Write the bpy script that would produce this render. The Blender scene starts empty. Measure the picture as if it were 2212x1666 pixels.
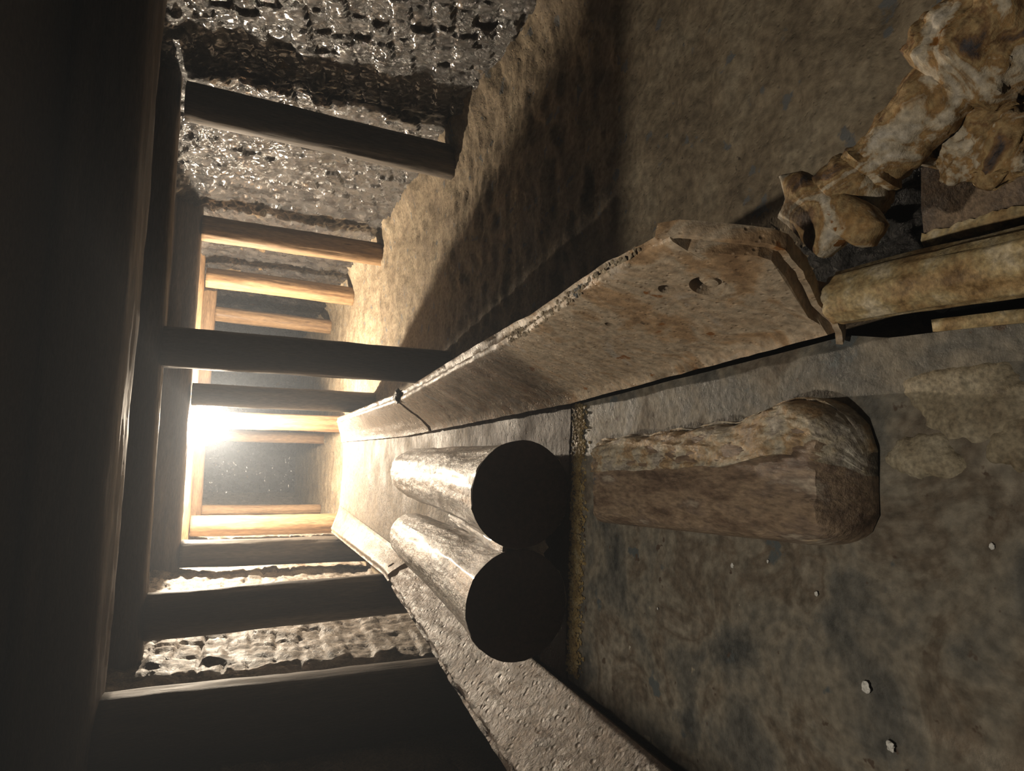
import bpy, bmesh, math, random
from mathutils import Vector, Matrix, noise
random.seed(7)
C = bpy.context.scene.collection
S = bpy.context.scene

# ---------------------------------------------------------------- camera
cam_d = bpy.data.cameras.new('camera'); cam = bpy.data.objects.new('camera', cam_d); C.objects.link(cam)
B = ((0.03203701, 0.99515103, -0.09299495),
     (-0.40224985, -0.07233737, -0.91266772),
     (-0.91496923, 0.06664634, 0.39798188))
m = Matrix(B).to_4x4(); m.translation = Vector((0, 0, 1.55))
cam.matrix_world = m
cam_d.sensor_fit = 'HORIZONTAL'; cam_d.sensor_width = 36.0
cam_d.lens = 1350 * 36.0 / 2212
cam_d.clip_start = 0.02; cam_d.clip_end = 100
S.camera = cam

# ---------------------------------------------------------------- world, light, exposure
w = bpy.data.worlds.new('world'); S.world = w; w.use_nodes = True
w.node_tree.nodes['Background'].inputs[0].default_value = (0.35, 0.4, 0.6, 1)
w.node_tree.nodes['Background'].inputs[1].default_value = 0.018
_v = w.node_tree.nodes.new('ShaderNodeVolumeScatter')          # thin haze, added to give the bluish glow of lens glare
_v.inputs['Color'].default_value = (.80, .88, 1, 1); _v.inputs['Density'].default_value = 0.014; _v.inputs['Anisotropy'].default_value = .5
w.node_tree.links.new(_v.outputs[0], w.node_tree.nodes['World Output'].inputs['Volume'])
S.view_settings.view_transform = 'Standard'; S.view_settings.look = 'None'
S.view_settings.gamma = 1.0; S.view_settings.use_curve_mapping = False
S.view_settings.exposure = 0.0
S.cycles.diffuse_bounces = 1; S.cycles.max_bounces = 6
LAMP = Vector((0.13, 9.2, 1.90))

def point(name, loc, power, col, rad):
    d = bpy.data.lights.new(name, 'POINT'); d.energy = power; d.color = col; d.shadow_soft_size = rad
    o = bpy.data.objects.new(name, d); C.objects.link(o); o.location = loc; return o
point('globe_lamp_light', LAMP, 1200, (1.0, 0.85, 0.66), 0.05)
# unseen lamp above the added roof opening: lights the near end only
point('near_lamp_light', (-0.90, 0.85, 3.35), 135, (1.0, 0.91, 0.76), 0.04)

# ---------------------------------------------------------------- helpers
def fr(v, s=1.0, o=4, h=0.6):
    return noise.fractal(Vector(v) * s, h, 2.1, o)

def clean(bm, smooth=True):
    bmesh.ops.recalc_face_normals(bm, faces=bm.faces)
    for f in bm.faces: f.smooth = smooth

def obj(name, bm, mat, base=(0, 0, 0), parent=None, smooth=True, recalc=True, auto=None):
    """mesh given in world coordinates; origin is put at base (own base, or the parent's)."""
    if recalc: bmesh.ops.recalc_face_normals(bm, faces=bm.faces)
    for f in bm.faces: f.smooth = smooth
    b = Vector(base) if parent is None else world_loc(parent)
    bmesh.ops.translate(bm, verts=bm.verts, vec=-b)
    me = bpy.data.meshes.new(name); bm.to_mesh(me); bm.free()
    if auto is not None:
        me.set_sharp_from_angle(angle=math.radians(auto))
    o = bpy.data.objects.new(name, me); C.objects.link(o)
    me.materials.append(mat)
    if parent is None: o.location = b
    else: o.parent = parent
    return o

def world_loc(o):
    v = Vector(o.location)
    while o.parent: o = o.parent; v = v + o.location
    return v

def tag(o, label=None, cat=None, group=None, kind=None):
    if label: o['label'] = label
    if cat: o['category'] = cat
    if group: o['group'] = group
    if kind: o['kind'] = kind
    return o

def thing(name, label, cat, loc, group=None):
    o = bpy.data.objects.new(name, None); C.objects.link(o); o.location = loc
    o.empty_display_size = 0.1
    return tag(o, label, cat, group)

def loft(bm, rings, close=True, caps=True):
    vs = [[bm.verts.new(p) for p in r] for r in rings]
    n = len(rings[0])
    for a, b in zip(vs[:-1], vs[1:]):
        for i in range(n if close else n - 1):
            j = (i + 1) % n
            bm.faces.new((a[i], a[j], b[j], b[i]))
    if caps:
        bm.faces.new(vs[0]); bm.faces.new(vs[-1])
    return vs

def frame_of(d):
    d = d.normalized()
    up = Vector((0, 0, 1)) if abs(d.z) < 0.9 else Vector((1, 0, 0))
    a = d.cross(up).normalized(); b = a.cross(d).normalized()
    return a, b

def timber(bm, p0, p1, r0, r1, n=40, seg=40, rough=0.006, sq=2.0, seed=0, cap0=True, cap1=True, ry=None, prof=None, flat=None):
    """a log from p0 to p1: superellipse section (sq=2 round), grain ridges, slight bow"""
    p0 = Vector(p0); p1 = Vector(p1); d = p1 - p0; a, b = frame_of(d)
    rings = []
    for k in range(seg + 1):
        t = k / seg
        r = r0 + (r1 - r0) * t
        if prof: r *= prof(t)
        c = p0 + d * t + a * (0.012 * noise.noise(Vector((seed, t * 1.5, 3)))) + b * (0.012 * noise.noise(Vector((seed, t * 1.5, 9))))
        ring = []
        for i in range(n):
            th = 2 * math.pi * i / n
            ct, st = math.cos(th), math.sin(th)
            q = (abs(ct) ** sq + abs(st) ** sq) ** (-1 / sq)
            rr = r * q
            x, y = ct * rr, st * rr * (ry or 1)
            g = rough * (fr((ct * 2 + seed * 3.1, st * 2, t * d.length * 0.9), 1.6, 4) + 0.5 * noise.noise(Vector((ct * 14, st * 14 + seed, t * d.length * 1.2))))
            k2 = 1 + g / max(r, .02)
            ring.append(c + a * x * k2 + b * y * k2)
        rings.append(ring)
    loft(bm, rings, caps=False)
    bm.verts.ensure_lookup_table()
    n0 = len(bm.verts) - n * (seg + 1)
    if cap0: bm.faces.new([bm.verts[n0 + i] for i in range(n)])
    if cap1: bm.faces.new([bm.verts[n0 + n * seg + i] for i in range(n)])
    return rings

# ---------------------------------------------------------------- materials
def mat(name, stops, scale=6.0, rough=(0.6, 0.9), bump=0.3, bscale=40.0, bdist=0.01, detail=8.0, stretch=(1, 1, 1),
        spots=None, spec=0.5, metal=0.0, coat=0.0, distort=0.0, vor=None, warp=0.0):
    """stops: [(pos, rgb)]; spots: list of (rgb, voronoi scale, threshold) speckles that belong to the surface"""
    M = bpy.data.materials.new(name); M.use_nodes = True
    N = M.node_tree.nodes; L = M.node_tree.links
    bs = N['Principled BSDF']
    tc = N.new('ShaderNodeTexCoord'); mp = N.new('ShaderNodeMapping'); mp.inputs['Scale'].default_value = stretch
    L.new(tc.outputs['Object'], mp.inputs[0])
    nz = N.new('ShaderNodeTexNoise'); nz.inputs['Scale'].default_value = scale; nz.inputs['Detail'].default_value = detail
    nz.inputs['Roughness'].default_value = 0.6; nz.inputs['Distortion'].default_value = distort
    L.new(mp.outputs[0], nz.inputs['Vector'])
    cr = N.new('ShaderNodeValToRGB'); L.new(nz.outputs['Fac'], cr.inputs[0])
    el = cr.color_ramp.elements
    while len(el) < len(stops): el.new(0.5)
    for e, (p, c) in zip(el, stops): e.position = p; e.color = (*c, 1)
    col = cr.outputs[0]
    # fine mottling
    n2 = N.new('ShaderNodeTexNoise'); n2.inputs['Scale'].default_value = scale * 9; n2.inputs['Detail'].default_value = 6
    L.new(mp.outputs[0], n2.inputs['Vector'])
    mr = N.new('ShaderNodeMapRange'); mr.inputs[1].default_value = .3; mr.inputs[2].default_value = .7
    mr.inputs[3].default_value = 0.62; mr.inputs[4].default_value = 1.34; L.new(n2.outputs['Fac'], mr.inputs[0])
    mx = N.new('ShaderNodeVectorMath'); mx.operation = 'SCALE'; L.new(col, mx.inputs[0]); L.new(mr.outputs[0], mx.inputs['Scale'])
    col = mx.outputs[0]
    for c, sc, thr in (spots or []):
        v = N.new('ShaderNodeTexNoise'); v.inputs['Scale'].default_value = sc; v.inputs['Detail'].default_value = 4; v.inputs['Roughness'].default_value = .55
        L.new(mp.outputs[0], v.inputs['Vector'])
        st = N.new('ShaderNodeMapRange'); st.inputs[1].default_value = thr; st.inputs[2].default_value = thr + 0.03
        L.new(v.outputs['Fac'], st.inputs[0])
        mm = N.new('ShaderNodeMix'); mm.data_type = 'RGBA'
        L.new(st.outputs[0], mm.inputs[0]); L.new(col, mm.inputs[6]); mm.inputs[7].default_value = (*c, 1)
        col = mm.outputs[2]
    L.new(col, bs.inputs['Base Color'])
    rr = N.new('ShaderNodeMapRange'); rr.inputs[1].default_value = .35; rr.inputs[2].default_value = .65
    rr.inputs[3].default_value = rough[0]; rr.inputs[4].default_value = rough[1]
    L.new(nz.outputs['Fac'], rr.inputs[0]); L.new(rr.outputs[0], bs.inputs['Roughness'])
    b1 = N.new('ShaderNodeTexNoise'); b1.inputs['Scale'].default_value = bscale; b1.inputs['Detail'].default_value = 8; b1.inputs['Roughness'].default_value = .65
    L.new(mp.outputs[0], b1.inputs['Vector'])
    h = b1.outputs['Fac']
    if vor:
        vv = N.new('ShaderNodeTexVoronoi'); vv.inputs['Scale'].default_value = vor[0]; L.new(mp.outputs[0], vv.inputs['Vector'])
        ms = N.new('ShaderNodeMapRange'); ms.inputs[1].default_value = 0.0; ms.inputs[2].default_value = vor[2]; ms.inputs[3].default_value = -vor[1]; ms.inputs[4].default_value = 0
        L.new(vv.outputs['Distance'], ms.inputs[0])
        ad = N.new('ShaderNodeMath'); L.new(h, ad.inputs[0]); L.new(ms.outputs[0], ad.inputs[1]); h = ad.outputs[0]
    bp = N.new('ShaderNodeBump'); bp.inputs['Strength'].default_value = bump; bp.inputs['Distance'].default_value = bdist
    L.new(h, bp.inputs['Height']); L.new(bp.outputs[0], bs.inputs['Normal'])
    bs.inputs['Specular IOR Level'].default_value = spec
    bs.inputs['Metallic'].default_value = metal
    bs.inputs['Coat Weight'].default_value = coat
    bs.inputs['Coat Roughness'].default_value = 0.12
    return M

M_wet = mat('tarred wet masonry', [(.3, (.008, .008, .009)), (.5, (.03, .027, .025)), (.66, (.085, .072, .06))], 5, (.16, .42), 1.0, 34, .035, spec=1.0, coat=.5,
            spots=[((.20, .13, .06), 3.1, .66)])
M_dry = mat('dusty masonry', [(.3, (.18, .14, .10)), (.5, (.36, .30, .24)), (.7, (.5, .43, .36))], 7, (.4, .7), .8, 35, .012, spec=.45,
            spots=[((.05, .035, .025), 9, .64)])
M_floor = mat('trodden clay', [(.3, (.20, .155, .105)), (.5, (.33, .26, .175)), (.72, (.42, .35, .25))], 3.4, (.6, .95), .7, 30, .012, spec=.25,
              vor=(38, .5, .25), spots=[((.20, .20, .195), 8, .63), ((.10, .08, .06), 21, .70), ((.5, .42, .3), 33, .76)])
M_roof = mat('roof boards', [(.3, (.02, .015, .012)), (.7, (.07, .05, .04))], 4, (.7, .95), .5, 30, .01)
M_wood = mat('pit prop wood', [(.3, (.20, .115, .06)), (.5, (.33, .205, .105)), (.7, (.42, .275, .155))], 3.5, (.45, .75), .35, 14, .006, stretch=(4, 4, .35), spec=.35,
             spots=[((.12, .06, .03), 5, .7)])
M_woodshade = mat('shade-darkened timber', [(.3, (.075, .06, .05)), (.5, (.15, .125, .10)), (.7, (.24, .20, .155))], 3.5, (.5, .8), .45, 16, .006, stretch=(4, 4, .35), spec=.3)  # prop wood darkened: shade on the near fronts put into the colour
M_woodxshade = mat('shade-darkened roof bar', [(.3, (.085, .065, .055)), (.5, (.16, .125, .10)), (.7, (.24, .19, .15))], 3.5, (.5, .8), .45, 16, .006, stretch=(.35, 4, 4), spec=.3)  # same shade-darkened tone for the near roof bars
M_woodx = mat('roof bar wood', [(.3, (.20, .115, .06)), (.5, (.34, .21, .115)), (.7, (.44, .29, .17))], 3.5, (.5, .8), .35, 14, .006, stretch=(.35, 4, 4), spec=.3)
M_log = mat('clay smeared log', [(.3, (.36, .28, .21)), (.5, (.52, .43, .34)), (.72, (.62, .53, .43))], 3.5, (.26, .5), 1.0, 13, .02, stretch=(1.6, .8, 1.6), spec=.6, coat=.25,
            distort=2.2, spots=[((.05, .035, .025), 11, .69), ((.10, .07, .05), 30, .72)])
M_end = mat('shade-darkened sawn end', [(.3, (.05, .032, .024)), (.6, (.09, .055, .04))], 5, (.7, .9), .4, 30, .006, spec=.2, spots=[((.3, .28, .26), 9, .76)])  # shade of the unlit log ends put into the wood colour
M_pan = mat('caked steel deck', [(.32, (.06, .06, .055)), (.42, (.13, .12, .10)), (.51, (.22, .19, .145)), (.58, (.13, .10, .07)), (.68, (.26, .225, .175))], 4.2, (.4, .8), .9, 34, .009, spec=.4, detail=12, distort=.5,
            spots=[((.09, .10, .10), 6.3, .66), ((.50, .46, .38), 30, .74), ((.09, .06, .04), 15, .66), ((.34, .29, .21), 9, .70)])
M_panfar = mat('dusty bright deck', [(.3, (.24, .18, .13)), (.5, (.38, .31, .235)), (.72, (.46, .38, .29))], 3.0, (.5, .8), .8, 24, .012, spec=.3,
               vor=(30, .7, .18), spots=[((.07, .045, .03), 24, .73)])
M_railn = mat('rusty near sidewall', [(.30, (.28, .17, .09)), (.42, (.46, .30, .17)), (.5, (.54, .43, .31)), (.58, (.48, .35, .23)), (.68, (.48, .42, .35))], 5.5, (.35, .7), .8, 30, .008, spec=.45, vor=(48, .5, .25),
              distort=.6, spots=[((.30, .13, .04), 12, .68), ((.08, .05, .03), 36, .70), ((.11, .07, .04), 17, .73), ((.62, .53, .40), 40, .76)])
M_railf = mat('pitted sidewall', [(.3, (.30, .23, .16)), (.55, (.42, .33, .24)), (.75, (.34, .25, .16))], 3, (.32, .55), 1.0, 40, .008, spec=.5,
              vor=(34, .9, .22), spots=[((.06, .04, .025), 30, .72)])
M_raill = mat('rough brown sidewall', [(.3, (.20, .13, .09)), (.5, (.31, .22, .155)), (.72, (.40, .30, .22))], 5, (.3, .55), 1.0, 30, .02, spec=.6,
              vor=(26, .6, .3), spots=[((.08, .05, .03), 16, .72)])
M_rust = mat('orange crusted iron', [(.34, (.05, .045, .05)), (.41, (.20, .11, .045)), (.46, (.36, .25, .12)), (.51, (.28, .16, .06)), (.55, (.46, .38, .27)), (.66, (.56, .50, .42))], 9, (.55, .9), .7, 40, .01, spec=.3,
             distort=.8, spots=[((.22, .09, .015), 18, .68), ((.12, .12, .13), 12, .72)])
M_rustbar = mat('ochre crusted bar', [(.34, (.15, .085, .03)), (.44, (.33, .22, .10)), (.53, (.38, .29, .15)), (.64, (.52, .44, .31))], 13, (.5, .85), .5, 50, .008, spec=.3,
                spots=[((.18, .18, .17), 16, .74)])
M_black = mat('black oily coal and shade', [(.3, (.002, .002, .002)), (.7, (.007, .0065, .007))], 8, (.3, .7), 1.0, 30, .03, spec=.22)
M_block = mat('weathered split timber', [(.32, (.08, .05, .035)), (.44, (.20, .135, .09)), (.53, (.31, .22, .145)), (.6, (.20, .14, .10)), (.7, (.46, .39, .30))], 5, (.22, .6), .9, 30, .010,
              stretch=(2.6, .8, 2.6), spec=.5, spots=[((.55, .42, .28), 5.5, .69), ((.13, .14, .16), 4.1, .70)])
M_oldplate = mat('brown rusted plate', [(.32, (.06, .04, .03)), (.5, (.14, .095, .06)), (.68, (.24, .17, .11))], 14, (.4, .8), .9, 40, .008, spec=.4)
M_crustd = mat('tan deck crust', [(.3, (.17, .13, .08)), (.5, (.30, .25, .17)), (.7, (.42, .37, .28))], 12, (.5, .8), .8, 60, .006, spec=.35)
M_crust = mat('pale mineral crust', [(.32, (.20, .15, .11)), (.43, (.42, .28, .15)), (.52, (.50, .43, .32)), (.6, (.34, .29, .24)), (.7, (.60, .55, .46))], 11, (.4, .8), .8, 50, .012, spec=.4)
M_yellow = mat('yellow rust crumbs', [(.3, (.16, .10, .04)), (.5, (.38, .26, .09)), (.7, (.5, .42, .26))], 20, (.35, .8), .8, 60, .01, spec=.5)
M_plaster = mat('white plaster fleck', [(.3, (.6, .58, .54)), (.7, (.8, .78, .74))], 20, (.6, .9), .3, 60, .004)
M_steel = mat('lamp steel', [(.3, (.10, .10, .10)), (.7, (.2, .2, .2))], 8, (.4, .6), .2, 40, .002, metal=.8)
M_rub = mat('black cable', [(.3, (.015, .015, .015)), (.7, (.03, .03, .03))], 8, (.5, .7), .1, 40, .002)

M_globe = bpy.data.materials.new('lit globe glass'); M_globe.use_nodes = True
_n = M_globe.node_tree.nodes; _l = M_globe.node_tree.links
_n.remove(_n['Principled BSDF'])
_e = _n.new('ShaderNodeEmission'); _e.inputs[0].default_value = (1, .86, .66, 1); _e.inputs[1].default_value = 9
_t = _n.new('ShaderNodeBsdfTransparent'); _a = _n.new('ShaderNodeAddShader')
_l.new(_e.outputs[0], _a.inputs[0]); _l.new(_t.outputs[0], _a.inputs[1]); _l.new(_a.outputs[0], _n['Material Output'].inputs[0])

# ---------------------------------------------------------------- setting: floor, walls, roof
WL, WR, YB = -1.52, 2.62, 18.5
def grid_surface(us, vs, fn):
    bm = bmesh.new()
    g = [[bm.verts.new(fn(u, v)) for v in vs] for u in us]
    for i in range(len(us) - 1):
        for j in range(len(vs) - 1):
            bm.faces.new((g[i][j], g[i + 1][j], g[i + 1][j + 1], g[i][j + 1]))
    return bm

def span(a, b, step):
    n = max(1, int(round((b - a) / step)))
    return [a + (b - a) * i / n for i in range(n + 1)]

def ground(x, y):
    z = 0.022 * fr((x, y, 0), 1.7, 5) + 0.014 * fr((x, y, 5), 7, 4)
    if x > 2.15: z += 0.35 * (x - 2.15) ** 2 * (1 + .5 * fr((x, y, 2), 2, 3)) * (1.2)
    return Vector((x, y, z - 0.01))
bm = grid_surface(span(WL - .15, WR + .2, .03), span(.25, 5, .025) + span(5.05, YB + .1, .06), ground)
tag(obj('floor', bm, M_floor, recalc=False), kind='structure')

def masonry(x0, sgn, us, vs, dip, rh, bl, depth, rnd, seed):
    def fn(y, z):
        wy = y + .03 * noise.noise(Vector((y * 2, z * 2, seed))); wz = z + .03 * noise.noise(Vector((y * 2, z * 2, seed + 5)))
        v = (wz + dip * wy) / rh; row = math.floor(v); fv = v - row
        u = (wy - dip * wz) / bl + .5 * (row % 2) + .37 * noise.cell(Vector((row, seed, 0.5))); ci = math.floor(u); fu = u - ci
        e = min(min(fv, 1 - fv) * rh, min(fu, 1 - fu) * bl)
        jd = depth * max(0, 1 - e / 0.022)
        if noise.cell(Vector((ci + .5, row + .5, seed + 3.5))) < .12: jd *= .2
        off = rnd * (noise.cell(Vector((ci + .5, row + .5, seed + .5))) - .5)
        n = .022 * fr((y, z, seed), 2.2, 5) + .012 * fr((y, z, seed + 2), 11, 4)
        n += .07 * max(0, z - 1.75) * (1 + 2 * fr((y, z, seed + 4), 4, 3))
        return Vector((x0 - sgn * (off + n - jd), y, z))
    return grid_surface(us, vs, fn)
bm = masonry(WR, 1, span(1.2, 6.9, .018) + span(6.93, YB, .04), span(-.1, 2.45, .018), .30, .14, .21, .024, .016, 1)
tag(obj('wall_right', bm, M_wet, recalc=False), kind='structure')
bm = masonry(WL, -1, span(.8, 8, .022) + span(8.05, YB, .05), span(-.1, 2.45, .022), .06, .165, .27, .022, .014, 8)
tag(obj('wall_left', bm, M_dry, recalc=False), kind='structure')
bm = grid_surface(span(WL - .1, WR + .1, .05), span(-.1, 2.45, .05), lambda x, z: Vector((x, YB - .1 + .12 * fr((x, 3, z), 2, 5), z)))
tag(obj('wall_back', bm, M_wet, recalc=False), kind='structure')
# roof slab; unseen opening added, its edges set to cut the near lamp's light
bm = bmesh.new()
def box(bm, x0, x1, y0, y1, z0, z1):
    v = [bm.verts.new((x, y, z)) for x in (x0, x1) for y in (y0, y1) for z in (z0, z1)]
    for f in ((0, 1, 3, 2), (4, 6, 7, 5), (0, 4, 5, 1), (2, 3, 7, 6), (0, 2, 6, 4), (1, 5, 7, 3)): bm.faces.new([v[i] for i in f])
HX0, HX1, HY0, HY1 = -.893, 1.6, -.3, 1.30
box(bm, WL - .2, WR + .2, HY1, YB + .1, 2.33, 2.47)
box(bm, WL - .2, HX0, -1.2, HY1, 2.33, 2.47)
box(bm, HX1, WR + .2, -1.2, HY1, 2.33, 2.47)
box(bm, HX0, HX1, -1.2, HY0, 2.33, 2.47)
tag(obj('ceiling', bm, M_roof, smooth=False), kind='structure')

# ---------------------------------------------------------------- timber sets: caps and props
def cap(y, z, h, d, x0, x1, label, seed, dz=0.0, m_=None):
    bm = bmesh.new()
    timber(bm, (x0, y, z + h / 2), (x1, y, z + h / 2 + dz), h / 2, h / 2, n=44, seg=60, rough=.008, sq=5, seed=seed, ry=1.0)
    # section squashed in depth to d
    for v in bm.verts: v.co.y = y + (v.co.y - y) * d / h
    o = obj('roof_bar', bm, M_woodxshade if y < 8 else M_woodx, base=((x0 + x1) / 2, y, z))
    return tag(o, label, 'beam')
FR = [3.45, 5.0, 7.9, 10.07, 12.65]
cap(3.37, 2.03, .32, .50, WL - .05, WR + .05, 'nearest roof beam, broad dark timber running the whole height of the photo', 11, .0)
cap(FR[1], 2.03, .31, .26, WL - .05, WR + .05, 'dark roof beam just behind the nearest one, over the dark square middle prop', 12, .06)
cap(FR[2], 2.03, .31, .26, WL - .05, WR + .05, 'roof beam directly in front of the glowing lamp globe', 13, .05)
cap(FR[3], 2.07, .27, .26, WL - .05, WR + .05, 'orange-lit roof beam just behind the lamp', 14, .08)
cap(FR[4], 2.03, .30, .26, WL - .05, WR + .05, 'farthest roof beam at the dim end of the tunnel', 15, .03)

def prop(p0, p1, r, label, seed, sq=2.0, r2=None):
    bm = bmesh.new()
    timber(bm, p0, p1, r, r2 or r, n=48, seg=50, rough=.007, sq=sq, seed=seed)
    o = obj('pit_prop', bm, M_woodshade if (p0[1] < 5.5 or sq == 4 or (p0[0] < -1 and p0[1] < 8)) else M_wood, base=p0)
    return tag(o, label, 'post')
g = -.03
prop((2.40, 5.0, g), (2.43, 5.0, 2.05), .14, 'thick black silhouetted round prop against the right wall, nearest of the right-hand row', 1)
prop((2.37, 7.9, g), (2.37, 7.9, 2.07), .145, 'round right-wall prop with a dark front and one glowing lit edge', 2)
prop((2.27, 10.07, g), (2.30, 10.07, 2.11), .145, 'split orange round prop at the right wall with a crack along it', 3)
prop((2.19, 12.65, g), (2.22, 12.65, 2.06), .14, 'dim farthest prop of the right-hand row', 4)
prop((.615, 5.0, g), (.605, 5.0, 2.06), .135, 'dark square-hewn middle prop standing between floor track and roof, nearest of the middle row', 5, sq=4.5, r2=.14)
prop((.455, 7.9, g), (.44, 7.9, 2.04), .125, 'dull grey square-hewn middle prop just in front of the lamp', 6, sq=4)
prop((.22, 10.07, g), (.21, 10.07, 2.1), .125, 'bright orange middle prop right behind the glowing lamp', 7)
prop((-.02, 12.65, g), (-.02, 12.65, 2.05), .10, 'faint grey middle prop farthest into the tunnel', 8)
prop((-1.405, 3.42, g), (-1.385, 3.42, 2.03), .20, 'black nearest left-hand prop, almost lost in the dark corner', 9)
prop((-1.20, 5.0, g), (-1.25, 5.0, 2.03), .155, 'big dark left-hand prop leaning slightly, with rough lit edge and pale blocks beside it', 10)
prop((-1.34, 7.9, g), (-1.33, 7.9, 2.03), .15, 'left-hand prop with dark front and thin bright edge, beside the lamp', 16)
prop((-1.31, 10.07, g), (-1.31, 10.07, 2.06), .145, 'fully lit orange left-hand prop behind the lamp', 17)
prop((-1.37, 12.65, g), (-1.37, 12.65, 2.04), .09, 'dim brown left-hand prop, farthest of its row', 18)
# timber sill lying across the floor beyond the deck end
bm = bmesh.new(); timber(bm, (-1.1, 9.3, .06), (.35, 9.3, .06), .06, .06, sq=4, seed=21)
tag(obj('floor_sill', bm, M_woodx, base=(-.4, 9.3, 0)), 'small orange-lit timber sill across the floor beyond the bright deck end', 'beam')

# ---------------------------------------------------------------- lamp
lamp = thing('globe_lamp', 'glowing round globe lamp hanging under the roof in the middle of the tunnel', 'lamp', LAMP)
bm = bmesh.new(); bmesh.ops.create_uvsphere(bm, u_segments=48, v_segments=32, radius=.26)
for v in bm.verts:
    v.co = v.co + LAMP
obj('glass_globe', bm, M_globe, parent=lamp)
bm = bmesh.new(); timber(bm, LAMP + Vector((0, 0, .245)), LAMP + Vector((0, 0, .32)), .08, .06, rough=0, seg=6)
obj('lamp_socket', bm, M_steel, parent=lamp, auto=40)
bm = bmesh.new(); timber(bm, LAMP + Vector((0, 0, .30)), LAMP + Vector((0, 0, .44)), .012, .012, n=12, rough=0, seg=6)
obj('cable', bm, M_rub, parent=lamp)

# ---------------------------------------------------------------- scraper conveyor: deck plates and side rails
PZ = .27
conv = thing('trough_conveyor', 'long clay-caked steel trough with raised side rails running down the tunnel floor', 'conveyor', (-.4, 4.0, 0))
def lerp_tab(tab, y):
    if y <= tab[0][0]: return tab[0][1]
    for (a, va), (b, vb) in zip(tab[:-1], tab[1:]):
        if y <= b: return va + (vb - va) * (y - a) / (b - a)
    return tab[-1][1]
LIPR = [(.3, .235), (.9, .25), (1.0, .27), (2.19, .17), (5.08, .03), (8.44, -.05)]
LIPL = [(.3, -.97), (1.0, -.95), (2.14, -.93), (4.97, -.87), (8.3, -.85)]
TOPR = [(1.0, .416, .775), (1.254, .395, .779), (1.757, .345, .736), (2.5, .322, .685), (4.24, .26, .55), (8.4, .20, .355)]
TOPL = [(1.0, -1.17, .60), (2.05, -1.15, .56), (2.87, -1.13, .51), (3.7, -1.03, .50), (4.9, -.975, .44), (8.4, -1.13, .37)]

def deck(y0, y1, m_, name, label, thick=.02, xpad=.02):
    bm = bmesh.new()
    ys = span(y0, y1, .03); top = []; 
    for y in ys:
        a = lerp_tab(LIPL, y) - xpad; b = lerp_tab(LIPR, y) + xpad
        row = [Vector((a + (b - a) * i / 40, y, PZ + .007 * fr((a + (b - a) * i / 40, y, 1), 2.5, 5))) for i in range(41)]
        top.append(row)
    rings = []
    for row in top:
        rings.append(row + [p - Vector((0, 0, thick)) for p in reversed(row)])
    loft(bm, rings)
    o = obj(name, bm, m_, parent=conv, auto=45)
    o['label'] = label
    return o
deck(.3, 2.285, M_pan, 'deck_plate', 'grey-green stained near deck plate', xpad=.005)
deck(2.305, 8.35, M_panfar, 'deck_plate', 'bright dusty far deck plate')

def crust(cx, cy, rx, ry, seed, label):
    bm = bmesh.new(); n = 96; top = [bm.verts.new((cx, cy, PZ + .013))]; rings = []
    for k in (.35, .6, .8, .93, 1.0):
        rg = []
        for i in range(n):
            a = 2 * math.pi * i / n
            q = 1 + .38 * fr((math.cos(a), math.sin(a), seed), 1.1, 5, 1.1)
            x = cx + rx * q * k * math.cos(a); y = cy + ry * q * k * math.sin(a)
            z = PZ + .012 * (1 - k ** 4) + .004 * (1 - k) + .003 * fr((x, y, seed), 25, 4) * (k < 1) - (.003 if k == 1 else 0)
            rg.append(bm.verts.new((x, y, z)))
        rings.append(rg)
    for i in range(n):
        bm.faces.new((top[0], rings[0][i], rings[0][(i + 1) % n]))
        for a, b in zip(rings[:-1], rings[1:]): bm.faces.new((a[i], b[i], b[(i + 1) % n], a[(i + 1) % n]))
    o = obj('crust_patch', bm, M_crustd, parent=conv); o['label'] = label
crust(.11, .74, .075, .13, 3.3, 'pale flaking crust near the rail end')
crust(.03, .66, .06, .05, 8.1, 'pale flaking crust at the near edge')
crust(.0, .84, .05, .07, 5.7, 'tan crust beside the split block')

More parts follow.
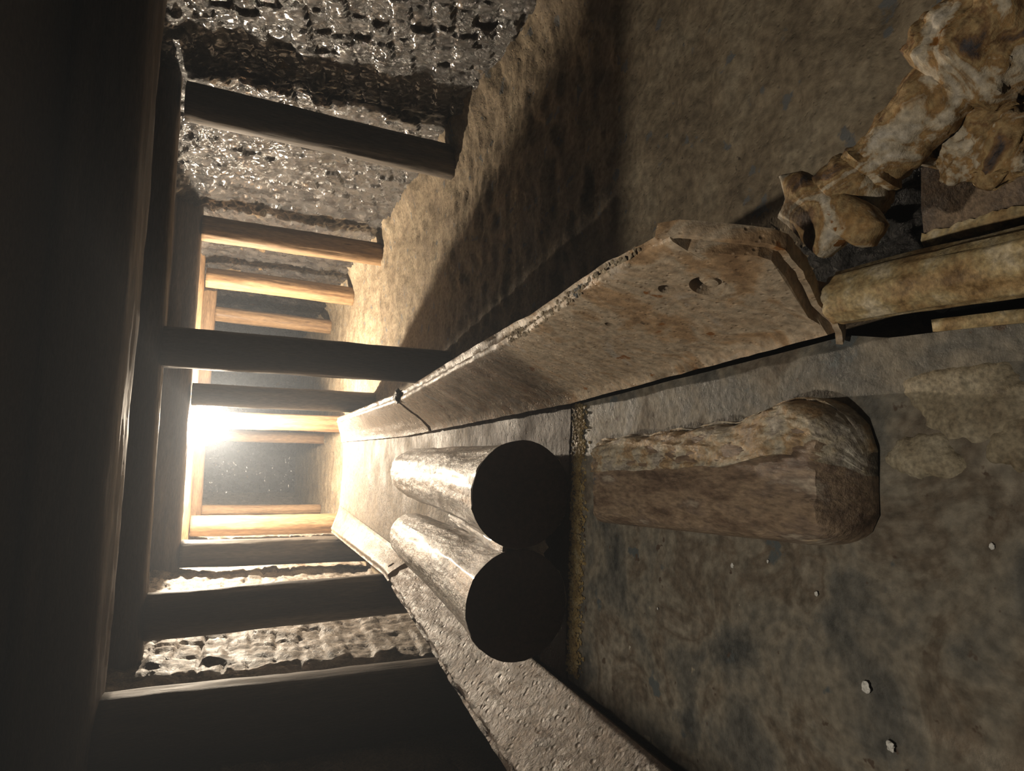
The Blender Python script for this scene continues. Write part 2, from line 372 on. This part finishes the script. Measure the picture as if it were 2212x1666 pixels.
def rail(side, ya, yb, m_, label, step=.04, lump=.004, xtra=0.0, holes=None, gap_top=None):
    LIP, TOP = (LIPR, TOPR) if side > 0 else (LIPL, TOPL)
    TX = [(a, b) for a, b, c in TOP]; TZ = [(a, c) for a, b, c in TOP]
    rings = []
    for y in span(ya, yb, step):
        lx = lerp_tab(LIP, y); tx = lerp_tab(TX, y); tz = lerp_tab(TZ, y); h = tz - PZ
        off = abs(tx - lx); s = side
        k = min(1, h / .45)
        near = max(0, min(1, (1.9 - y) / .9))         # crease grows sharper towards the near end
        cx = off * .44; cz = h * .42
        prof = [(.075, -.02), (.05, .004), (.012, .028 * k + .004), (0, .055 * k + .01), (.03, .095 * k)]
        n0 = len(prof)
        a = prof[-1]
        for i in (1, 2, 3): prof.append((a[0] + (cx - a[0]) * i / 4, a[1] + (cz - a[1]) * i / 4))
        prof.append((cx, cz))
        for i in (1, 2, 3, 4): prof.append((cx + (off - cx) * i / 5, cz + (h - cz) * i / 5))
        wf = 1 - .55 * near
        prof += [(off, h - .004), (off + .006, h + .003), (off + .022 * wf, h + .004), (off + .03 * wf, h - .008 * k), (off + .05 * wf, h - .006), (off + .06 * wf, h + .002), (off + .075 * wf, h - .012 * k - .01),
                 (off + .07 * wf, h - .08 * k), (off + .035 * wf, h * .5), (off - .02, h * .32), (off - .03, 0), (off - .03, -PZ + .0)]
        prof += [(.075, -PZ)]
        ring = []
        for (dx, dz) in prof:
            p = Vector((lx + s * dx, y, PZ + dz))
            e = lump * fr((p.x * 3, p.y, p.z * 3), 9, 4)
            if dx > off + .01 and dz > h - .03: e *= 2.5
            ring.append(p + Vector((-s * e, 0, e)))
        rings.append(ring)
    bm = bmesh.new(); loft(bm, rings)
    o = obj('side_rail', bm, m_, parent=conv, auto=60)
    o['label'] = label
    return o

def cut(o, cutters):
    """boolean the bolt holes out of a rail"""
    for c in cutters:
        md = o.modifiers.new('h', 'BOOLEAN'); md.operation = 'DIFFERENCE'; md.object = c; md.solver = 'EXACT'
    dg = bpy.context.evaluated_depsgraph_get(); dg.update()
    me = bpy.data.meshes.new_from_object(o.evaluated_get(dg))
    o.modifiers.clear(); o.data = me
    for c in cutters: bpy.data.objects.remove(c)

def cutter(x, y, z, r, depth=.1):
    bm = bmesh.new()
    bmesh.ops.create_cone(bm, cap_ends=True, segments=32, radius1=r, radius2=r, depth=depth, matrix=Matrix.Translation((x, y, z)) @ Matrix.Rotation(math.pi / 2, 4, 'Y'))
    me = bpy.data.meshes.new('c'); bm.to_mesh(me); bm.free()
    me.materials.append(M_railn)
    o = bpy.data.objects.new('c', me); C.objects.link(o); return o
r1 = rail(1, 1.0, 4.20, M_railn, 'tall near right-hand side rail, pale orange with two bolt holes', step=.03, lump=.003)
r2 = rail(1, 4.26, 8.45, M_railf, 'far right-hand side rail, bleached by the lamp', lump=.003)
r3 = rail(-1, .5, 4.58, M_raill, 'rough brown near left-hand side rail', lump=.008)
r4 = rail(-1, 4.70, 8.3, M_railf, 'far left-hand side rail, bleached by the lamp', lump=.003)
PN = (Vector((.17, 2.19, .30)) - Vector((.27, 1, .30))).cross(Vector((.416, 1.0, .775)) - Vector((.27, 1, .30))).normalized()
if PN.x < 0: PN = -PN                                   # outward normal of the right rail's face
def ncutter(p, r):
    o = cutter(0, 0, 0, r, .09); o.matrix_world = Matrix.Translation(p) @ Vector((1, 0, 0)).rotation_difference(PN).to_matrix().to_4x4(); return o
HB = Vector((.359, 1.077, .612))
cut(r1, [ncutter(HB, .043), ncutter(Vector((.365, 1.168, .656)), .021), ncutter(Vector((.332, 1.457, .629)), .013)])
cut(r4, [cutter(-.97, 4.84, .40, .022)])
# the face plate's cut corner at its near end
bm = bmesh.new()
poly = [Vector(p) for p in ((.405, 1.015, .745), (.395, .975, .715), (.380, .905, .640), (.373, .898, .612), (.355, .925, .545), (.30, .998, .398), (.282, 1.004, .33), (.285, 1.03, .33))]
th = PN * .045
loft(bm, [[p + PN * .002 for p in poly], [p + th for p in poly]])
o = obj('corner_plate', bm, M_railn, parent=conv, smooth=False); o['label'] = 'cut-off corner of the near rail end'
# bent lip that follows the cut end of the right rail
bm = bmesh.new()
P = [Vector(p) for p in ((.422, 1.03, .79), (.418, .985, .772), (.400, .92, .712), (.386, .872, .655), (.378, .862, .625), (.355, .893, .545), (.313, .955, .428), (.287, .976, .350), (.262, .990, .312), (.245, 1.0, .30))]
path = []
for a, b in zip(P[:-1], P[1:]):
    for i in range(5): path.append(a.lerp(b, i / 5))
path.append(P[-1]); rings = []
for i, p in enumerate(path):
    tg = (path[min(i + 1, len(path) - 1)] - path[max(i - 1, 0)]).normalized(); side = tg.cross(PN).normalized()
    e = .0025 * fr(p, 30, 3)
    rings.append([p + side * (u * .020 + e) + PN * (.022 + v * .034) for u, v in ((-.5, 0), (-.35, -.45), (.35, -.45), (.5, 0), (.5, .5), (-.5, .5))])
loft(bm, rings)
o = obj('end_flange', bm, M_railn, parent=conv, auto=70); o['label'] = 'pale bent lip at the near end of the right rail'
# bolt sunk in the large hole
bm = bmesh.new()
rot = Vector((0, 0, 1)).rotation_difference(PN).to_matrix().to_4x4()
for rr, dd in ((.034, .034), (.026, .026), (.017, .018)):
    bmesh.ops.create_cone(bm, cap_ends=True, segments=24, radius1=rr, radius2=rr * .92, depth=.012, matrix=Matrix.Translation(HB + PN * dd + Vector((0, -.004, 0))) @ rot)
o = obj('bolt', bm, M_railn, parent=r1, auto=40)

# ---------------------------------------------------------------- logs in the trough
def log(label, xn, xf, yn, yf, r, rf, seed, zf):
    t = thing('log', label, 'log', (xn, (yn + yf) / 2, PZ), 'two logs side by side in the trough')
    bm = bmesh.new()
    L_ = yf - yn
    def prof(t_):
        p = 1.0
        if t_ > .86: p *= math.sqrt(max(0.02, 1 - ((t_ - .86) / .14) ** 2)) * .97 + .03
        if t_ < .22: p *= 1 + .10 * (1 - t_ / .22) ** 2
        p *= .91 + .09 * max(0, 1 - t_ / .05) * 0 
        return p
    timber(bm, (xn, yn, PZ + r + .004), (xf, yf, PZ + rf + zf), r, rf, n=72, seg=110, rough=.007, seed=seed, cap0=True, prof=prof)
    obj('trunk', bm, M_log, parent=t, auto=50)
    bm = bmesh.new()
    timber(bm, (xn, yn - .006, PZ + r + .004), (xn, yn + .006, PZ + r + .004), r * 1.001, r * 1.001, n=72, seg=2, rough=.002, seed=seed)
    o = obj('cut_end', bm, M_end, parent=t, auto=50); o['label'] = 'shade-darkened sawn end'
    return t
log('clay-smeared log with a shade-darkened sawn end, the one beside the tall right rail', -.20, -.215, 2.31, 4.40, .213, .165, 31, .0)
log('clay-smeared log with a shade-darkened sawn end, the one against the left side rail', -.635, -.63, 2.31, 4.38, .215, .16, 37, .0)

saddle = bpy.data.objects['log.001'] if 'log.001' in bpy.data.objects else None
bm = bmesh.new()
timber(bm, (-.418, 2.335, .455), (-.42, 3.5, .36), .095, .04, n=48, seg=50, rough=.012, seed=44)
o = obj('clay_fill', bm, M_log, parent=saddle, auto=50); o['label'] = 'clay packed into the groove between the logs'
# nearer half of the far deck: noisy darker brown mixed over its dust colour
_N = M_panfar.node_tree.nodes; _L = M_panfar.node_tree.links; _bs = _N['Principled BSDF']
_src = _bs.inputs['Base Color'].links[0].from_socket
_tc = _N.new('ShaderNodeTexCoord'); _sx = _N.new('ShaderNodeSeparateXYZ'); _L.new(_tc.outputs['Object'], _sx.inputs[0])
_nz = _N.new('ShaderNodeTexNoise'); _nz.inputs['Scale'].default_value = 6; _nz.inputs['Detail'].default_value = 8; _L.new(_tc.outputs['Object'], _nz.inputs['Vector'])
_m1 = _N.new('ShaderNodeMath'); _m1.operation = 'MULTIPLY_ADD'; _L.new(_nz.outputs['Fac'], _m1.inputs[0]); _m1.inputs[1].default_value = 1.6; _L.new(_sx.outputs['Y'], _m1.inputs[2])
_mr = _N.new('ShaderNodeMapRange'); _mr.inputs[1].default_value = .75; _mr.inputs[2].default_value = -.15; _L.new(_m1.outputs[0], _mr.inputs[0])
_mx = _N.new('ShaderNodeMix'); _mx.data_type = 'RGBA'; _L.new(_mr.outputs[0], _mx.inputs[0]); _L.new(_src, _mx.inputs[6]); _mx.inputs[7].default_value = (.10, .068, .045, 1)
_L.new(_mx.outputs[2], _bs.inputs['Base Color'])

# ---------------------------------------------------------------- split timber block on the near deck
blk = thing('split_timber_block', 'weathered split timber block with pale crusted edge, lying on the near deck plate', 'block', (-.09, 1.45, PZ))
def blk_outline(t):
    # t 0 (near, rounded) .. 1 (far): left x, right x
    y = .93 + t * 1.05
    xl = -.20 - .075 * t; xr = .095 - .075 * t + .035 * math.exp(-((t - .14) / .12) ** 2) + .012 * fr((t * 8, 1, 1), 1, 3)
    if t < .12:
        q = math.sqrt(max(0, 1 - ((.12 - t) / .12) ** 2)); c = -.07
        xl = c + (xl - c) * (.45 + .55 * q); xr = c + (xr - c) * (.45 + .55 * q)
    return y, xl, xr
def block_mesh(u0, u1, lift, hh, rough, seed):
    rings = []
    for i in range(61):
        t = i / 60; y, xl, xr = blk_outline(t); ring = []
        endk = min(1, .25 + t / .06) if t < .06 else (1 if t < .97 else .8)
        for j in range(33):
            u = u0 + (u1 - u0) * j / 32
            x = xl + (xr - xl) * u
            a = max(0, 1 - abs(2 * u - 1) ** 5)
            z = PZ + .004 + (.045 + hh * (a ** .4)) * endk * (1 - .25 * t) + lift + rough * fr((x * 2, y * .7, seed), 12, 5)
            ring.append(Vector((x, y, z)))
        rings.append(ring + [Vector((p.x, p.y, PZ + .002)) for p in reversed(ring)])
    bm = bmesh.new(); loft(bm, rings); return bm
obj('timber_body', block_mesh(0, 1, 0, .085, .008, 3), M_block, parent=blk, auto=55)
o = obj('crusted_edge', block_mesh(.62, 1.03, .016, .075, .018, 6), M_crust, parent=blk, auto=60); o['label'] = 'pale crusted edge'

# ---------------------------------------------------------------- round bar continuing the right rail, strips below it
bm = bmesh.new(); timber(bm, (.330, .93, .385), (.322, .42, .385), .053, .058, rough=.008, seed=41, n=40)
tag(obj('crusted_bar', bm, M_rustbar, base=(.31, .7, .34)), 'ochre-crusted round iron bar in line with the tall right rail end', 'bar')
bm = bmesh.new()
for k, (y0, y1, x0) in enumerate(((.44, .80, .246),)):
    rings = []
    for y in span(y0, y1, .02):
        e = .006 * fr((y, 1, k), 20, 3)
        rings.append([Vector((x0 + .02 * (y - .44) / .4 + dx, y, PZ + dz + e)) for dx, dz in ((-.012, .012), (.012, .016), (.018, -.01), (-.01, -.01))])
    loft(bm, rings)
tag(obj('rust_strip', bm, M_rustbar, base=(.27, .6, PZ)), 'thin jagged rusty strip along the deck edge below the crusted bar', 'strip')

# ---------------------------------------------------------------- corroded drive shaft beside the rail
sh = thing('corroded_drive_shaft', 'heavily corroded iron shaft with a toothed end, lying on the ground beside the rail end', 'machine part', (.56, .8, .0))
A = Vector((.475, .885, .48)); D_ = (Vector((.70, .60, .435)) - A).normalized()
fa, fb = frame_of(D_)
def lathe(bm, pts, teeth=0, tdep=0, seed=0, n=64, rough=.006, twist=0.0):
    rings = []
    for (s, r) in pts:
        ring = []
        for i in range(n):
            th = 2 * math.pi * i / n
            rr = r
            if teeth:
                q = math.cos(teeth * th + twist); rr = r * (1 + tdep * max(-.6, min(.6, q * 1.3)))
            p = A + D_ * s + fa * math.cos(th) * rr + fb * math.sin(th) * rr
            rr2 = rough * fr(p + Vector((seed, 0, 0)), 14, 5)
            p += (fa * math.cos(th) + fb * math.sin(th)) * rr2
            ring.append(p)
        rings.append(ring)
    loft(bm, rings)
def densify(pts, st=.012):
    out = []
    for (a, ra), (b, rb) in zip(pts[:-1], pts[1:]):
        n = max(1, int(abs(b - a) / st))
        for i in range(n): out.append((a + (b - a) * i / n, ra + (rb - ra) * i / n))
    out.append(pts[-1]); return out
def on_z(px, py, z):
    d = Matrix(B) @ Vector(((px - 1106) / 1350, -(py - 833) / 1350, -1)); t = (z - 1.55) / d.z
    return Vector((0, 0, 1.55)) + d * t
star = [on_z(x, y, .53) for x, y in ((1678, 378), (1722, 366), (1745, 385), (1792, 398), (1835, 420), (1868, 440), (1892, 478), (1862, 528), (1838, 530), (1812, 508), (1792, 520), (1756, 552), (1722, 520), (1698, 490), (1672, 470), (1690, 428))]
cs = sum(star, Vector()) / len(star); out = []
for a, b in zip(star, star[1:] + star[:1]):
    for i in range(7): out.append(a.lerp(b, i / 7))
def rg(k, dz, e):
    r_ = []
    for p in out:
        q = cs + (p - cs) * k
        r_.append(q + Vector((0, 0, dz)) + Vector((1, 1, .6)) * e * fr(q, 22, 4))
    return r_
bm = bmesh.new()
loft(bm, [rg(.15, .016, .003), rg(.3, .015, .004), rg(.5, .012, .005), rg(.7, .008, .005), rg(.85, .003, .004), rg(.95, -.003, .003), rg(1.0, -.012, .003), rg(1.0, -.030, .003), rg(.93, -.05, .003), rg(.3, -.07, .003)])
obj('toothed_coupling', bm, M_rust, parent=sh, auto=70)
bm = bmesh.new(); lathe(bm, densify([(.042, .060), (.050, .072), (.10, .070), (.112, .062), (.118, .055)], .006), 0, 0, 2, rough=.008)
obj('collar', bm, M_rust, parent=sh, auto=60)
bm = bmesh.new(); lathe(bm, densify([(.105, .055), (.125, .066), (.135, .055), (.20, .060), (.26, .064), (.30, .066)], .006), 0, 0, 3, rough=.010)
obj('shaft', bm, M_rust, parent=sh, auto=60)
bm = bmesh.new(); lathe(bm, densify([(.285, .07), (.295, .092), (.35, .105), (.43, .098), (.44, .075)], .006), 0, 0, 4, rough=.018)
obj('end_drum', bm, M_rust, parent=sh, auto=60)
# lower lobed housing bolted under the shaft
bm = bmesh.new(); bmesh.ops.create_icosphere(bm, subdivisions=5, radius=1)
hc = Vector((.545, .615, .385))
for v in bm.verts:
    c = v.co.copy(); q = Vector((c.x * .07, c.y * .085, c.z * .05)); q *= 1 + .28 * fr(c, 1.6, 5)
    v.co = hc + q
obj('lobed_housing', bm, M_rust, parent=sh, auto=60)
# arm reaching the ground
bm = bmesh.new(); timber(bm, A + D_ * .2 + Vector((0, 0, -.03)), (A.x + .16, A.y - .16, .0), .04, .05, rough=.01, seed=5, n=24, seg=12)
obj('support_foot', bm, M_rust, parent=sh, auto=60)

# oily coal heap between rail and shaft, enlarged to stand for the rail's shadow
def lump(name, c, s, mat_, seed, amp=.35, sub=4, base_z=None, sc=1.7):
    bm = bmesh.new(); bmesh.ops.create_icosphere(bm, subdivisions=sub, radius=1)
    for v in bm.verts:
        q = v.co.copy(); k = 1 + amp * fr(q + Vector((seed, seed, 0)), sc, 4)
        v.co = Vector(c) + Vector((q.x * s[0] * k, q.y * s[1] * k, q.z * s[2] * k))
        if base_z is not None and v.co.z < base_z: v.co.z = base_z
    return obj(name, bm, mat_, base=(c[0], c[1], base_z if base_z is not None else c[2] - s[2]), auto=50)
tag(lump('coal_shade_heap', (.52, .90, .05), (.17, .36, .11), M_black, 3, base_z=0, sub=5), 'glossy black heap of coal sludge doubling as shadow in the gap beneath the corroded shaft', 'coal', kind='stuff')
bm = bmesh.new()
rings = []
for y in span(.50, .84, .02):
    e = .008 * fr((y, 7, 1), 12, 4)
    rings.append([Vector((.455 + e, y, .20)), Vector((.455 + e, y, .235)), Vector((.53, y, .245 + e)), Vector((.62, y, .24)), Vector((.62, y, .20))])
loft(bm, rings)
cp = tag(obj('broken_cover_plate', bm, M_oldplate, base=(.5, .67, .2), auto=50), 'brown cover plate with a yellowed broken edge under the corroded shaft', 'plate')

bm = bmesh.new(); rings = []
for y in span(.51, .84, .008):
    e = .010 * fr((y, 17, 1), 22, 4)
    rings.append([Vector((.447 - e, y, .21)), Vector((.444 - e, y, .238)), Vector((.458, y, .248 + e * .4)), Vector((.474 + e, y, .244)), Vector((.476 + e, y, .225)), Vector((.46, y, .205))])
loft(bm, rings)
o = obj('crusted_rim', bm, M_rustbar, parent=cp, auto=60); o['label'] = 'yellowed broken rim'

# ---------------------------------------------------------------- small things
tag(lump('coal_lump', (.30, 4.23, .555), (.045, .09, .03), M_black, 5, sub=3), 'black coal lump perched on the joint of the right rail', 'coal')
def scatter(name, pts, mat_, label, cat, seed=0, rz=.6):
    rnd = random.Random(seed); bm = bmesh.new()
    for (x, y, z, s) in pts:
        b2 = bmesh.ops.create_icosphere(bm, subdivisions=1, radius=s, matrix=Matrix.Translation((x, y, z)))
        for v in b2['verts']:
            v.co += Vector([rnd.uniform(-.35, .35) * s for _ in range(3)]); v.co.z = z + (v.co.z - z) * rz
    o = obj(name, bm, mat_, base=pts[0][:3], smooth=False)
    return tag(o, label, cat, kind='stuff')
rnd = random.Random(3)
pts = []
for i in range(2600):
    y = 2.245 + rnd.gauss(-.012, .026); x = rnd.uniform(-.9, .17); s = rnd.uniform(.002, .009)
    pts.append((x, min(y, 2.283), PZ + s * .4, s))
scatter('rust_crumbs', pts, M_yellow, 'strip of yellow rust crumbs along the deck plate joint below the log ends', 'crumbs', 1)
pts = []
for i in range(200):
    y = rnd.uniform(1.1, 2.0); x = lerp_tab([(a, b) for a, b, c in TOPR], y) + rnd.uniform(.002, .03); z = lerp_tab([(a, c) for a, b, c in TOPR], y)
    s = rnd.uniform(.002, .008); pts.append((x, y, z + s * .2, s))
scatter('rail_grit', pts, M_floor, 'dark grit caked along the top of the near right rail', 'grit', 2)
# plaster flecks on the near deck
flk = [((1872, 1485), .012), ((1925, 1612), .011), ((1583, 1222), .007), ((1765, 1283), .006), ((2145, 1180), .006), ((1660, 1213), .004), ((1422, 1315), .004)]
def deck_pt(px, py):
    d = Matrix(B) @ Vector(((px - 1106) / 1350, -(py - 833) / 1350, -1)); t = (PZ - 1.55) / d.z
    return Vector((0, 0, 1.55)) + d * t
names = ['largest oval white plaster fleck on the near deck plate', 'ragged white fleck on the deck nearest the bottom of the photo', 'small white fleck on the deck close under the split block',
         'white fleck on the deck just below the near end of the split block', 'tiny white fleck at the far right edge of the deck', 'tiny pale fleck between two larger ones beside the split block', 'tiny cream fleck on the deck near the rust crumb strip']
for (p, s), lb in zip(flk, names):
    c = deck_pt(*p); bm = bmesh.new(); bmesh.ops.create_icosphere(bm, subdivisions=3, radius=1)
    for v in bm.verts:
        k = 1 + .35 * fr(v.co + Vector(p).to_3d() * .01, 1.5, 3)
        v.co = c + Vector((v.co.x * s * k, v.co.y * s * .8 * k, v.co.z * s * .14 + .003))
    tag(obj('plaster_fleck', bm, M_plaster, base=c), lb, 'fleck', 'plaster flecks on the near deck')
